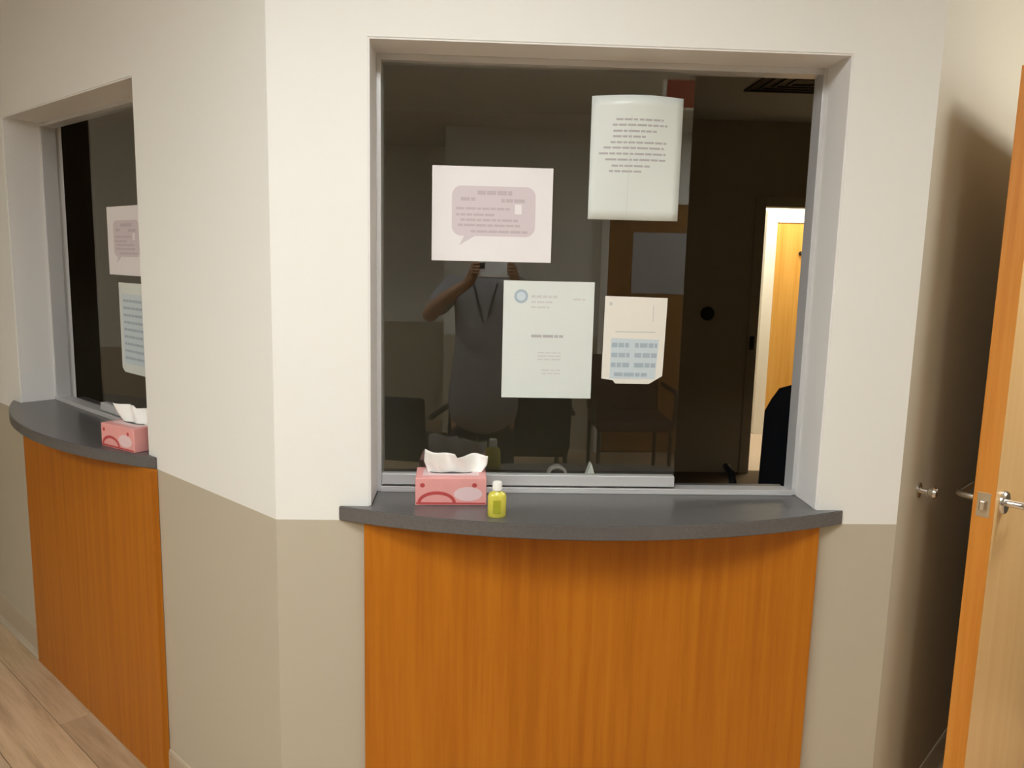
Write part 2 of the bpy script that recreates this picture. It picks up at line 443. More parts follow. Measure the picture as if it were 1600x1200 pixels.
def sheet(name, loc, rz, w, h, m, bulge=0.0, clip=None, nx=12, nz=12):
    """paper: local x 0..w, z 0..h, front face at y = -0.0006 - bulge"""
    fn = lambda x, z: -bulge * math.sin(PI * max(0, min(1, x / w))) * max(0, z / h) ** 1.5
    bm = bmesh.new()
    if clip:
        f = [bm.verts.new((x, -0.0006, z)) for x, z in clip]; b = [bm.verts.new((x, 0, z)) for x, z in clip]
        bm.faces.new(f); bm.faces.new(b)
        for i in range(len(f)): bm.faces.new((f[i], f[(i + 1) % len(f)], b[(i + 1) % len(f)], b[i]))
    else:
        if not bulge: nx = nz = 1
        G = {}
        for s in (0, 1):
            for i in range(nx + 1):
                for k in range(nz + 1):
                    x, z = w * i / nx, h * k / nz
                    G[s, i, k] = bm.verts.new((x, fn(x, z) - 0.0006 * (1 - s), z))
        for i in range(nx):
            for k in range(nz):
                for s in (0, 1): bm.faces.new((G[s, i, k], G[s, i + 1, k], G[s, i + 1, k + 1], G[s, i, k + 1]))
        for i in range(nx):
            for k in (0, nz): bm.faces.new((G[0, i, k], G[0, i + 1, k], G[1, i + 1, k], G[1, i, k]))
        for k in range(nz):
            for i in (0, nx): bm.faces.new((G[0, i, k], G[0, i, k + 1], G[1, i, k + 1], G[1, i, k]))
    o = link(name, bm, m, None, bool(bulge)); o.location = loc; o.rotation_euler = (0, 0, rz)
    return o, fn

def bars(name, rects, m, parent, fn=None, lift=0.0009):
    bm = bmesh.new()
    for x0, x1, z0, z1 in rects:
        n = max(1, int((x1 - x0) / 0.03)) if fn else 1
        for i in range(n):
            a, b = x0 + (x1 - x0) * i / n, x0 + (x1 - x0) * (i + 1) / n
            f = fn or (lambda x, z: 0)
            bm.faces.new([bm.verts.new((x, f(x, z) - lift, z)) for x, z in ((a, z0), (b, z0), (b, z1), (a, z1))])
    return tag(link(name, bm, m, parent, recalc=False), kind='stuff')

def words(x0, x1, z, hgt, rg):
    out = []; x = x0
    while x < x1 - 0.004:
        w = rg.uniform(0.008, 0.026); e = min(x + w, x1)
        out.append((x, e, z, z + hgt)); x = e + 0.0025
    return out

def rounded(x0, x1, z0, z1, r, n=6):
    pts = []
    for cx, cz, a0 in ((x1 - r, z0 + r, -90), (x1 - r, z1 - r, 0), (x0 + r, z1 - r, 90), (x0 + r, z0 + r, 180)):
        for i in range(n + 1):
            a = math.radians(a0 + 90 * i / n); pts.append((cx + r * math.cos(a), cz + r * math.sin(a)))
    return pts
def flat(name, pts, m, parent, lift):
    bm = bmesh.new(); bm.faces.new([bm.verts.new((x, -lift, z)) for x, z in pts]); return link(name, bm, m, parent, recalc=False)

PY_ = GY - 0.0008
def bubble_notice(loc, rz, label):
    o, _ = sheet('paper_notice', loc, rz, 0.2794, 0.2159, M_pw)
    tag(o, label, 'notice', 'speech bubble notices')
    b = flat('speech_bubble', rounded(0.046, 0.240, 0.058, 0.172, 0.022), M_ink_l, o, 0.0008)
    flat('bubble_tail', [(0.064, 0.036), (0.100, 0.058), (0.076, 0.060)], M_ink_l, o, 0.00085)
    rg = random.Random(5); r = []
    r += words(0.105, 0.185, 0.152, 0.010, rg); r += words(0.066, 0.100, 0.138, 0.008, rg) + words(0.160, 0.215, 0.136, 0.008, rg)
    for z, a, e in ((0.118, 0.055, 0.180), (0.104, 0.055, 0.150), (0.092, 0.066, 0.200), (0.080, 0.060, 0.205), (0.066, 0.090, 0.225)): r += words(a, e, z, 0.0055, rg)
    bars('printed_text', r, M_ink_l2, b, None, 0.0012)
    bars('printed_mark', [(0.192, 0.208, 0.110, 0.132)], M_pw, b, None, 0.0012)
    return o
bubble_notice((-0.1037, PY_, 1.5332), 0, 'landscape white notice with a lilac speech bubble on the front glass')
def lf(xl, yl, z): return (XL + S * xl + S * yl, -S * xl + S * yl, z)
bubble_notice(lf(-1.212, PY_, 1.462), -PI / 4, 'white notice with lilac print on the left window, cut off by the wall')

o, fn = sheet('paper_notice', (0.2595, PY_, 1.6365), 0, 0.2120, 0.2765, M_pg, bulge=0.03)
tag(o, 'curled white sheet of printed lines, highest on the front glass', 'notice')
rg = random.Random(11); r = []
for i, (z, a, e) in enumerate(((0.222, .055, .165), (0.210, .048, .175), (0.197, .05, .150), (0.185, .05, .130), (0.172, .045, .175), (0.160, .03, .17), (0.147, .02, .175), (0.134, .035, .175), (0.120, .05, .14), (0.108, .045, .12))):
    r += words(a, e, z, 0.0045, rg)
bars('printed_text', r, M_ink_g, o, fn)
bars('fold_line', [(0.0895, 0.0905, 0.004, 0.235)], M_ink_f, o, fn, 0.0007)

o, _ = sheet('paper_notice', (0.0662, PY_, 1.2106), 0, 0.2159, 0.2794, M_pg)
tag(o, 'portrait white letter with a round grey seal on the front glass', 'notice')
lathe('round_seal', [(0.0165, 0.0), (0.0165, 0.0004)], M_ink_db, o, 24, Matrix.Translation((0.042, -0.0007, 0.243)) @ Matrix.Rotation(PI / 2, 4, 'X'), smooth=False)
lathe('seal_ring', [(0.0105, 0.0), (0.0105, 0.0003)], M_ink_b, o, 20, Matrix.Translation((0.042, -0.0011, 0.243)) @ Matrix.Rotation(PI / 2, 4, 'X'), smooth=False)
bars('printed_title', words(0.068, 0.150, 0.146, 0.0065, random.Random(2)), M_ink_g, o)
r = words(0.066, 0.128, 0.240, 0.006, rg) + words(0.066, 0.118, 0.228, 0.004, rg) + words(0.066, 0.110, 0.216, 0.004, rg) + words(0.165, 0.195, 0.236, 0.004, rg)
for z in (0.108, 0.100, 0.092): r += words(0.085, 0.140, z, 0.003, rg)
for z in (0.066, 0.058): r += words(0.095, 0.140, z, 0.003, rg)
bars('printed_text', r, M_ink_f, o)

o, _ = sheet('paper_notice', (0.3065, PY_, 1.2485), 0, 0.152, 0.210, M_pc,
             clip=[(0.0, 0.012), (0.028, 0.008), (0.034, 0.0), (0.116, 0.0), (0.148, 0.020), (0.152, 0.208), (0.002, 0.210)])
tag(o, 'small cream card with blue print and clipped lower corners on the glass', 'notice')
b = flat('blue_block', [(0.020, 0.012), (0.130, 0.012), (0.136, 0.108), (0.020, 0.110)], M_ink_b, o, 0.0008)
r = []
for z in (0.088, 0.064, 0.040): r += words(0.022, 0.066, z, 0.011, rg) + words(0.078, 0.132, z, 0.011, rg)
r += words(0.030, 0.110, 0.018, 0.009, rg)
bars('printed_text', r, M_ink_db, b, None, 0.0012)
bars('printed_line', [(0.030, 0.126, 0.124, 0.127), (0.012, 0.020, 0.188, 0.196), (0.118, 0.120, 0.150, 0.190)], M_ink_f, o)

o, _ = sheet('paper_notice', lf(-1.146, PY_, 1.148), -PI / 4, 0.2159, 0.290, M_pg, clip=[(0, .012), (.02, 0), (.2159, 0), (.2159, .29), (0, .29)])
tag(o, 'pale blue printed sheet hanging low on the left window', 'notice')
b = flat('blue_block', [(0.020, 0.030), (0.185, 0.030), (0.185, 0.255), (0.020, 0.255)], M_ink_b, o, 0.0008)
r = []
for i in range(9): r += words(0.03, 0.17, 0.045 + i * 0.023, 0.008, rg)
bars('printed_text', r, M_ink_db, b, None, 0.0012)

# ------------------------------------------------------------------ tissue boxes
M_pink = mat('pink carton', lin((226, 158, 152)), 0.5, 0.4, noise=0.08, nscale=25)
M_red = mat('red carton print', lin((186, 74, 72)), 0.5)
M_pale = mat('pale pink carton print', lin((226, 196, 196)), 0.5)
M_tissue = mat('tissue paper', (0.88, 0.86, 0.80), 0.9, 0.1)
def arc_band(cx, cz, rx, rz_, t, a0, a1, n=18):
    outer = [(cx + rx * math.cos(math.radians(a0 + (a1 - a0) * i / n)), cz + rz_ * math.sin(math.radians(a0 + (a1 - a0) * i / n))) for i in range(n + 1)]
    inner = [(cx + (rx - t) * math.cos(math.radians(a0 + (a1 - a0) * i / n)), cz + (rz_ - t) * math.sin(math.radians(a0 + (a1 - a0) * i / n))) for i in range(n + 1)]
    return outer, inner
def band_mesh(name, outer, inner, y, m, parent):
    bm = bmesh.new()
    A_ = [bm.verts.new((x, y, z)) for x, z in outer]; B_ = [bm.verts.new((x, y, z)) for x, z in inner]
    for i in range(len(A_) - 1): bm.faces.new((A_[i], A_[i + 1], B_[i + 1], B_[i]))
    return link(name, bm, m, parent)
def tissue_box(loc, rz, W, D, H, label, seed):
    e = tag(empty('tissue_box', loc, rz), label, 'tissue box', 'tissue boxes on the counters')
    c = box('carton', (-W / 2, W / 2, -D / 2, D / 2, 0, H), M_pink, e, 0.002)
    yf = -D / 2 - 0.0005
    o_, i_ = arc_band(-W * 0.20, H * 0.10, W * 0.27, H * 0.42, H * 0.12, 0, 180)
    band_mesh('printed_arch', o_, i_, yf, M_red, c)
    flat_pts = [(-W / 2 + .002, .003), (W / 2 - .002, .003), (W / 2 - .002, H * .10), (-W / 2 + .002, H * .12)]
    bm = bmesh.new(); bm.faces.new([bm.verts.new((x, yf - 0.0002, z)) for x, z in flat_pts]); link('printed_border', bm, M_red, c)
    bm = bmesh.new(); bm.faces.new([bm.verts.new((W * .24 + W * .20 * math.cos(a), yf, H * .42 + H * .26 * math.sin(a))) for a in (2 * PI * i / 24 for i in range(24))]); link('printed_oval', bm, M_pale, c)
    bm = bmesh.new()
    for sx in (-0.40, 0.33):
        bm.faces.new([bm.verts.new((W * sx + W * .035 * math.cos(a), yf - .0003, H * .74 + H * .08 * math.sin(a))) for a in (2 * PI * i / 14 for i in range(14))])
    tag(link('printed_dots', bm, M_red, c), kind='stuff')
    bm = bmesh.new(); bm.faces.new([bm.verts.new((x, y, H + 0.0005)) for x, y in ((-W * .40, -D * .30), (W * .40, -D * .30), (W * .40, D * .30), (-W * .40, D * .30))]); link('top_print', bm, M_pale, c)
    # slot and pulled-up tissue: two folded lobes
    bm = bmesh.new()
    add_lathe(bm, [(0.5, 0), (0.5, 0.0004)], 24, Matrix.Translation((0, 0, H + 0.0008)), W * 0.62, D * 0.22)
    link('slot', bm, M_black, c)
    bm = bmesh.new(); nu, nv = 28, 10; G = {}
    rg2 = random.Random(seed); ph = rg2.uniform(0, 6)
    for s in (0, 1):
        for i in range(nu + 1):
            u = i / nu
            top = (0.060 - 0.010 * u if u < 0.52 else 0.046 - 0.004 * abs(u - .75)) * (H / 0.07)
            top *= 0.96 + 0.04 * math.sin(u * 9 + ph)
            for k in range(nv + 1):
                v = k / nv
                x = (u - 0.5) * W * (0.74 + 0.14 * min(1, 2 * v) - 0.06 * max(0, v - .6)) + 0.10 * W * max(0, u - .5) * v + 0.008
                y = (0.010 * math.sin(u * 14 + ph + v * 1.5) * (0.3 + v) + 0.014 * v * math.cos(u * 5 + ph)) + s * 0.0015
                G[s, i, k] = bm.verts.new((x, y, H - 0.004 + (top + 0.004) * v))
    for i in range(nu):
        for k in range(nv):
            for s in (0, 1): bm.faces.new((G[s, i, k], G[s, i + 1, k], G[s, i + 1, k + 1], G[s, i, k + 1]))
        bm.faces.new((G[0, i, nv], G[0, i + 1, nv], G[1, i + 1, nv], G[1, i, nv]))
    for k in range(nv):
        for i in (0, nu): bm.faces.new((G[0, i, k], G[0, i, k + 1], G[1, i, k + 1], G[1, i, k]))
    t = link('tissue', bm, M_tissue, e, True)
    return e
tissue_box((-0.050, 0.058, ZC1), 0.03, 0.162, 0.100, 0.064, 'pink tissue box beside the yellow bottle on the front counter', 4)
tissue_box(lf(-0.772, 0.012, ZC1), 0.02 - PI / 4 + 0.15, 0.160, 0.105, 0.068, 'pink tissue box at the near end of the left counter', 9)

# ------------------------------------------------------------------ yellow sanitizer bottle
M_yel = mat('yellow gel bottle', lin((206, 196, 78)), 0.25, 0.5, noise=0.1, nscale=60)
M_yel2 = mat('olive label print', lin((160, 160, 44)), 0.4)
M_cap = mat('white cap', (0.86, 0.84, 0.78), 0.4)
e = tag(empty('sanitizer_bottle', (0.0545, -0.070, ZC1), 0.0), 'small yellow sanitizer bottle with white cap in front of the tissue box', 'bottle')
bd = lathe('bottle_body', [(0.0, 0.0), (0.018, 0.0), (0.0205, 0.003), (0.0205, 0.046), (0.018, 0.053), (0.010, 0.058), (0.009, 0.061), (0.0, 0.061)], M_yel, e, 28, None, 1.0, 0.68)
bm = bmesh.new()
for s0, s1, z0, z1 in ((-26, 22, 0.010, 0.040),):
    n = 8; f = [[bm.verts.new((0.0209 * math.sin(math.radians(s0 + (s1 - s0) * i / n)), -0.0209 * 0.69 * math.cos(math.radians(s0 + (s1 - s0) * i / n)), z)) for i in range(n + 1)] for z in (z0, z1)]
    for i in range(n): bm.faces.new((f[0][i], f[0][i + 1], f[1][i + 1], f[1][i]))
link('label_print', bm, M_yel2, bd)
lathe('cap', [(0.0, 0.060), (0.0105, 0.060), (0.0108, 0.062), (0.0105, 0.076), (0.009, 0.079), (0.0, 0.079)], M_cap, e, 24)

# ------------------------------------------------------------------ small things behind the glass
tent = prism('tent_card', [(-0.020, 0.0), (0.020, 0.0), (0.001, 0.058), (-0.001, 0.058)], -0.015, 0.015, M_cap, None, axis='y')
tent.location = (0.296, 0.190, ZC1 + 0.000); tag(tent, 'small folded white tent card behind the glass', 'card')
bm = bmesh.new()
prof = [(0.026, 0.0), (0.026, 0.018), (0.019, 0.018), (0.019, 0.0)]
seg = 28; rings = [[bm.verts.new((r * math.cos(2 * PI * i / seg), z, 0.026 + r * math.sin(2 * PI * i / seg))) for i in range(seg)] for r, z in prof]
for q in range(4):
    a_, b_ = rings[q], rings[(q + 1) % 4]
    for i in range(seg): bm.faces.new((a_[i], a_[(i + 1) % seg], b_[(i + 1) % seg], b_[i]))
tp = link('tape_roll', bm, mat('clear tape roll', (0.35, 0.30, 0.28), 0.3, 0.5), None, True); tp.data.set_sharp_from_angle(angle=0.7)
tp.location = (0.212, 0.180, ZC1); tag(tp, 'roll of tape standing on edge behind the glass', 'tape roll')

# ------------------------------------------------------------------ the open wooden door
aD = math.radians(48); dD = Vector((math.sin(aD), math.cos(aD))); nD = Vector((math.cos(aD), -math.sin(aD)))
E0 = Vector((1.206, 0.052)); DWID, DTH, DHT = 0.90, 0.047, 1.992
H0 = E0 + dD * DWID
door = tag(empty('door_1', (H0.x, H0.y, 0), math.atan2(-dD.y, -dD.x)), kind='structure')
leaf = box('door_leaf', (0, DWID - 0.004, 0, DTH, 0.008, DHT), M_door, door, 0.0008)
box('edge_band', (DWID - 0.004, DWID, 0.0, DTH, 0.008, DHT), M_dedge, leaf, 0.0008)
HZ, HX = 0.985, DWID - 0.062
def lever(sign):
    y0 = DTH if sign > 0 else 0.0
    Mx = Matrix.Translation((HX, y0, HZ)) @ Matrix.Rotation(-sign * PI / 2, 4, 'X')
    r = lathe('lever_rose', [(0.0, 0.0), (0.029, 0.0), (0.029, 0.007), (0.026, 0.011), (0.012, 0.012), (0.0, 0.012)], M_steel, leaf, 28, Mx)
    y1 = y0 + sign * 0.012; y2 = y0 + sign * 0.052
    tube('lever_handle', [(HX, y1, HZ), (HX, y2 - sign * 0.012, HZ), (HX - 0.004, y2 - sign * 0.003, HZ), (HX - 0.014, y2, HZ), (HX - 0.115, y2 + sign * 0.002, HZ)], 0.0095, M_steel, r, 14)
lever(1); lever(-1)
lp = box('latch_plate', (DWID - 0.0005, DWID + 0.0012, 0.009, DTH - 0.009, HZ - 0.030, HZ + 0.030), mat('bronze latch plate', (0.52, 0.42, 0.28), 0.45, 0.5, metal=0.7), leaf, 0.0005)
bm = bmesh.new(); add_box(bm, DWID + 0.0012, DWID + 0.012, 0.016, 0.030, HZ - 0.012, HZ + 0.012, bev=0.003); link('latch_bolt', bm, M_steel, lp)
for z in (0.22, 1.0, 1.78):
    tube('hinge', [(-0.006, DTH * 0 - 0.004, z - 0.05), (-0.006, -0.004, z + 0.05)], 0.0065, M_steel, door, 10)
# frame of that doorway
fr = tag(empty('trim_1', (A[0], A[1], 0), -PI / 4), kind='structure')
for nm, d in (('jamb', (DW0, DW0 + 0.03, -0.012, 0.152, 0, DWH)), ('jamb', (DW1 - 0.03, DW1, -0.012, 0.152, 0, DWH)), ('head', (DW0 + 0.03, DW1 - 0.03, -0.012, 0.152, DWH - 0.03, DWH))):
    box(nm, d, M_white, fr, 0.002)
# wall bumper that stops the lever
e = tag(empty('door_stop', (XR + S * 0.150, S * 0.150, 1.000), PI / 4), 'steel wall door stop knob on the shadowed wall by the door', 'door stop')
lathe('rose', [(0.0, 0.0), (0.019, 0.0), (0.019, 0.004), (0.009, 0.007), (0.0, 0.007)], M_steel, e, 24, Matrix.Rotation(PI / 2, 4, 'X'))
lathe('bumper', [(0.0, 0.006), (0.008, 0.006), (0.008, 0.022), (0.015, 0.026), (0.0165, 0.036), (0.012, 0.042), (0.0, 0.043)], M_steel, e, 24, Matrix.Rotation(PI / 2, 4, 'X'))

# ------------------------------------------------------------------ ceiling lights
def ceiling_light(x, y, lx, ly, s, rz, label, z=CEIL, col=LAMP_COL):
    e = tag(empty('ceiling_light', (x, y, z), rz), label, 'ceiling light', 'recessed ceiling lights')
    bm = bmesh.new(); f = 0.025
    add_box(bm, -lx / 2 - f, lx / 2 + f, -ly / 2 - f, -ly / 2, -0.016, 0); add_box(bm, -lx / 2 - f, lx / 2 + f, ly / 2, ly / 2 + f, -0.016, 0)
    add_box(bm, -lx / 2 - f, -lx / 2, -ly / 2, ly / 2, -0.016, 0); add_box(bm, lx / 2, lx / 2 + f, -ly / 2, ly / 2, -0.016, 0)
    link('frame', bm, M_white, e)
    box('diffuser', (-lx / 2, lx / 2, -ly / 2, ly / 2, -0.010, -0.002), emit('lamp diffuser', col, s), e)
for a_, lb_ in zip(LAMPS, ('square ceiling light above the space before the counter', 'square ceiling light above the wooden door', 'long unseen ceiling light added to brighten the left and back walls', 'square unseen ceiling light near the brown back door, added to brighten the back wall')):
    ceiling_light(*a_, lb_)
ceiling_light(2.75, 4.85, 0.6, 0.6, CORRIDOR_LAMP, 0.0, 'ceiling light in the corridor behind the office', col=(1.0, 0.92, 0.74))

# ------------------------------------------------------------------ office interior seen through the glass
def door_frame(name, x0, x1, z1, y0, y1, m, fw=0.06):
    t = tag(empty(name, ((x0 + x1) / 2, y0, 0)), kind='structure'); c = (x0 + x1) / 2
    box('jamb', (x0 - fw - c, x0 + 0.012 - c, -0.015, y1 - y0, 0, z1 + fw), m, t, 0.003)
    box('jamb', (x1 - 0.012 - c, x1 + fw - c, -0.015, y1 - y0, 0, z1 + fw), m, t, 0.003)
    box('head', (x0 + 0.012 - c, x1 - 0.012 - c, -0.015, y1 - y0, z1 - 0.012, z1 + fw), m, t, 0.003)
    return t
t2 = door_frame('trim_2', DX0, DX1, DZ, OBY - 0.001, OBY + 0.121, M_office)
box('strike_plate', (DX0 - (DX0 + DX1) / 2 - 0.045, DX0 - (DX0 + DX1) / 2 - 0.010, -0.018, -0.0145, 0.93, 1.03), M_darkm, t2, 0.001)
M_gold = wood('golden corridor door', lin((206, 150, 66)), lin((220, 166, 82)), lin((230, 180, 100)), (20, 20, 0.8), 0.45, 0.3)
d2 = tag(empty('door_2', (2.94, CY - 0.002, 0)), kind='structure')
lf2 = box('door_leaf', (-0.255, 0.60, -0.045, 0.0, 0.01, 1.925), M_gold, d2, 0.002)
box('jamb', (-0.355, -0.257, -0.055, 0.0, 0, 2.03), M_white, d2, 0.003); box('jamb', (0.602, 0.70, -0.055, 0.0, 0, 2.03), M_white, d2, 0.003)
box('head', (-0.257, 0.602, -0.055, 0.0, 1.927, 2.03), M_white, d2, 0.003)
hk = lathe('coat_hook', [(0.0, 0.0), (0.018, 0.0), (0.018, 0.006), (0.0, 0.008)], M_darkm, lf2, 16, Matrix.Translation((-0.03, -0.05, 1.66)) @ Matrix.Rotation(PI / 2, 4, 'X'))
tube('hook_arm', [(-0.03, -0.056, 1.66), (-0.03, -0.085, 1.645), (-0.03, -0.095, 1.66), (-0.03, -0.095, 1.675)], 0.006, M_darkm, hk, 8)
th = lathe('wall_thermostat', [(0.0, 0.0), (0.050, 0.0), (0.050, 0.012), (0.040, 0.024), (0.0, 0.026)], M_darkm, None, 28, Matrix.Rotation(PI / 2, 4, 'X'))
th.location = (1.69, OBY, 1.188); tag(th, 'round dark dial on the dim office wall behind the glass', 'thermostat')
v = tag(empty('ceiling_vent', (1.80, 2.80, CEIL)), 'dark square vent in the dim office ceiling', 'vent')
bm = bmesh.new()
for i in range(4):
    k = 0.26 - i * 0.06
    add_box(bm, -k, k, -k, -k + 0.02, -0.012, 0); add_box(bm, -k, k, k - 0.02, k, -0.012, 0); add_box(bm, -k, -k + 0.02, -k + .02, k - .02, -0.012, 0); add_box(bm, k - 0.02, k, -k + .02, k - .02, -0.012, 0)
link('louvre', bm, M_darkm, v); box('backing', (-0.26, 0.26, -0.26, 0.26, -0.003, 0), M_black, v)

# office chair, black, high back, seen through the open side of the window
oc = tag(empty('office_chair', (1.345, 1.33, 0), math.radians(172)), 'black high-back office chair in the dim office at the open window side', 'chair')
bm = bmesh.new(); nu, nv = 10, 14; G = {}
for s in (0, 1):
    for i in range(nu + 1):
        for k in range(nv + 1):
            u, vv = i / nu * 2 - 1, k / nv
            wdt = 0.235 * (1 - 0.55 * max(0, vv - 0.86) ** 1.2 / 0.14 ** 1.2 * 0.35)
            y = 0.24 + 0.05 * vv + 0.05 * (1 - u * u) * (1 if s == 0 else 0.75) - 0.02 + s * -0.055 * (1 - 0.6 * u * u)
            G[s, i, k] = bm.verts.new((u * wdt, y, 0.48 + 0.65 * vv - 0.035 * u * u * vv))
for i in range(nu):
    for k in range(nv):
        for s in (0, 1): bm.faces.new((G[s, i, k], G[s, i + 1, k], G[s, i + 1, k + 1], G[s, i, k + 1]))
    for k in (0, nv): bm.faces.new((G[0, i, k], G[0, i + 1, k], G[1, i + 1, k], G[1, i, k]))
for k in range(nv):
    for i in (0, nu): bm.faces.new((G[0, i, k], G[0, i, k + 1], G[1, i, k + 1], G[1, i, k]))
link('backrest', bm, M_blackfab, oc, True)
box('seat', (-0.25, 0.25, -0.26, 0.23, 0.43, 0.51), M_blackfab, oc, 0.03, 4)
lathe('column', [(0.0, 0.10), (0.03, 0.10), (0.03, 0.30), (0.02, 0.30), (0.02, 0.43), (0.0, 0.43)], M_black, oc, 16)
box('back_bracket', (-0.035, 0.035, 0.16, 0.30, 0.40, 0.425), M_black, oc, 0.004)
for i in range(5):
    a = 2 * PI * i / 5 + 0.3
    lg = tube('leg', [(0.02 * math.cos(a), 0.02 * math.sin(a), 0.115), (0.16 * math.cos(a), 0.16 * math.sin(a), 0.095), (0.29 * math.cos(a), 0.29 * math.sin(a), 0.07)], [0.024, 0.02, 0.014], M_black, oc, 10)
    lathe('castor', [(0.0, -0.012), (0.02, -0.012), (0.027, -0.006), (0.027, 0.006), (0.02, 0.012), (0.0, 0.012)], M_black, lg, 16, Matrix.Translation((0.29 * math.cos(a), 0.29 * math.sin(a), 0.0275)) @ Matrix.Rotation(PI / 2, 4, 'X') )
for s in (-1, 1):
    tube('armrest', [(s * 0.24, -0.02, 0.46), (s * 0.285, -0.02, 0.50), (s * 0.285, -0.02, 0.66), (s * 0.285, -0.06, 0.685), (s * 0.285, -0.18, 0.685)], 0.016, M_black, oc, 10)

# ------------------------------------------------------------------ waiting room behind the viewer (seen as reflections in the glass)
d3 = tag(empty('door_3', (1.465, -4.4, 0), PI), kind='structure')
M_brown = wood('brown back door', lin((120, 80, 34)), lin((142, 98, 46)), lin((158, 112, 58)), (20, 20, 0.8), 0.45, 0.3)
lf3 = box('door_leaf', (-0.42, 0.42, -0.040, -0.001, 0.01, 2.0), M_brown, d3, 0.002)
box('jamb', (-0.48, -0.42, -0.05, -0.001, 0, 2.06), M_white, d3, 0.003); box('jamb', (0.42, 0.48, -0.05, -0.001, 0, 2.06), M_white, d3, 0.003)
box('head', (-0.42, 0.42, -0.05, -0.001, 2.0, 2.06), M_white, d3, 0.003)
tube('lever_handle', [(-0.35, -0.04, 0.98), (-0.35, -0.085, 0.98), (-0.24, -0.09, 0.98)], 0.009, M_steel, lf3, 10)
o = box('grey_poster', (-0.25, 0.23, -0.0445, -0.0405, 1.30, 1.78), mat('grey poster', (0.42, 0.41, 0.42), 0.5), None, 0.001)
o.location = (1.465, -4.4, 0); o.rotation_euler = (0, 0, PI); tag(o, 'grey poster on the brown door, reflected in the front glass', 'poster')
def waiting_chair(loc, rz, m, label, bh=0.42):
    e = tag(empty('waiting_chair', loc, rz), label, 'chair', 'waiting room chairs')
    box('seat', (-0.27, 0.27, -0.27, 0.25, 0.38, 0.46), m, e, 0.025, 3)
    bm = bmesh.new(); add_box(bm, -0.27, 0.27, -0.035, 0.035, 0.0, bh, bev=0.025, seg=3, M=Matrix.Translation((0, 0.27, 0.44)) @ Matrix.Rotation(-0.14, 4, 'X')); link('backrest', bm, m, e)
    for sx in (-0.25, 0.25):
        for sy in (-0.24, 0.24): tube('leg', [(sx, sy, 0.0), (sx, sy, 0.40)], 0.014, M_darkm, e, 10)
        tube('armrest', [(sx * 1.12, -0.22, 0.42), (sx * 1.16, -0.22, 0.62), (sx * 1.16, -0.16, 0.65), (sx * 1.16, 0.24, 0.65)], 0.016, M_darkm, e, 10)
M_redbr = mat('red brown vinyl', (0.05, 0.018, 0.012), 0.5, 0.4)
waiting_chair((-0.47, -2.74, 0), 0.22, M_blackfab, 'black waiting chair reflected at the lower left of the front glass', 0.33)
waiting_chair((0.30, -2.86, 0), 0.0, M_blackfab, 'black waiting chair directly behind the person with the phone', 0.33)
waiting_chair((1.12, -3.62, 0), PI, M_redbr, 'red-brown waiting chair before the brown door')
e = tag(empty('exit_sign', (1.05, -2.02, CEIL)), 'small red lit sign hanging from the ceiling, reflected in the glass', 'sign')
box('housing', (-0.15, 0.15, -0.02, 0.02, -0.27, -0.07), M_white, e, 0.004)
box('lit_face', (-0.135, 0.135, 0.0202, 0.023, -0.255, -0.085), emit('red lit face', (1.0, 0.05, 0.03), 0.22), e)
tube('hanger', [(0, 0, -0.07), (0, 0, 0)], 0.01, M_white, e, 10)

# ------------------------------------------------------------------ the photographer, reflected in the front glass
M_skin = mat('skin', (0.30, 0.155, 0.085), 0.5, 0.4)
M_shirt = mat('grey coat', (0.20, 0.19, 0.195), 0.85, 0.2)
M_trous = mat('black trousers', (0.012, 0.012, 0.016), 0.85, 0.2)
M_hair = mat('dark hair', (0.012, 0.009, 0.007), 0.6, 0.4)
M_mask = mat('pale face mask', (0.80, 0.80, 0.78), 0.8, 0.2)
def skin(name, verts, edges, root, m, parent=None, sub=2):
    me = bpy.data.meshes.new(name); me.from_pydata([v[0] for v in verts], edges, []); me.materials.append(m)
    o = bpy.data.objects.new(name, me); C.objects.link(o)
    if parent: o.parent = parent
    md = o.modifiers.new('skin', 'SKIN'); md.use_smooth_shade = True
    for i, v in enumerate(verts):
        r = v[1] if isinstance(v[1], tuple) else (v[1], v[1])
        me.skin_vertices[0].data[i].radius = r; me.skin_vertices[0].data[i].use_root = (i == root)
    s = o.modifiers.new('sub', 'SUBSURF'); s.levels = sub; s.render_levels = sub
    return o
PXC, PYC = 0.05, -2.16
class G_:
    def __init__(s): s.v = []; s.e = []
    def add(s, p, r, prev=None):
        s.v.append(((p[0], p[1], p[2]), r)); i = len(s.v) - 1
        if prev is not None: s.e.append((prev, i))
        return i
    def chain(s, start, pts):
        for p, r in pts: start = s.add(p, r, start)
        return start
g = G_()
pel = g.add((0, 0, 0.95), (0.135, 0.10))
w1 = g.chain(pel, [((0, 0.01, 1.10), (0.125, 0.09)), ((0, 0.0, 1.26), (0.14, 0.10))])
ch = g.chain(w1, [((0, -0.01, 1.38), (0.12, 0.09))])
nk = g.chain(ch, [((0, -0.01, 1.46), 0.052), ((0, 0.005, 1.53), 0.052), ((0, 0.03, 1.585), (0.066, 0.075)), ((0, 0.025, 1.655), (0.076, 0.090)), ((0, 0.015, 1.72), (0.066, 0.078))])
LENSX = 0.03
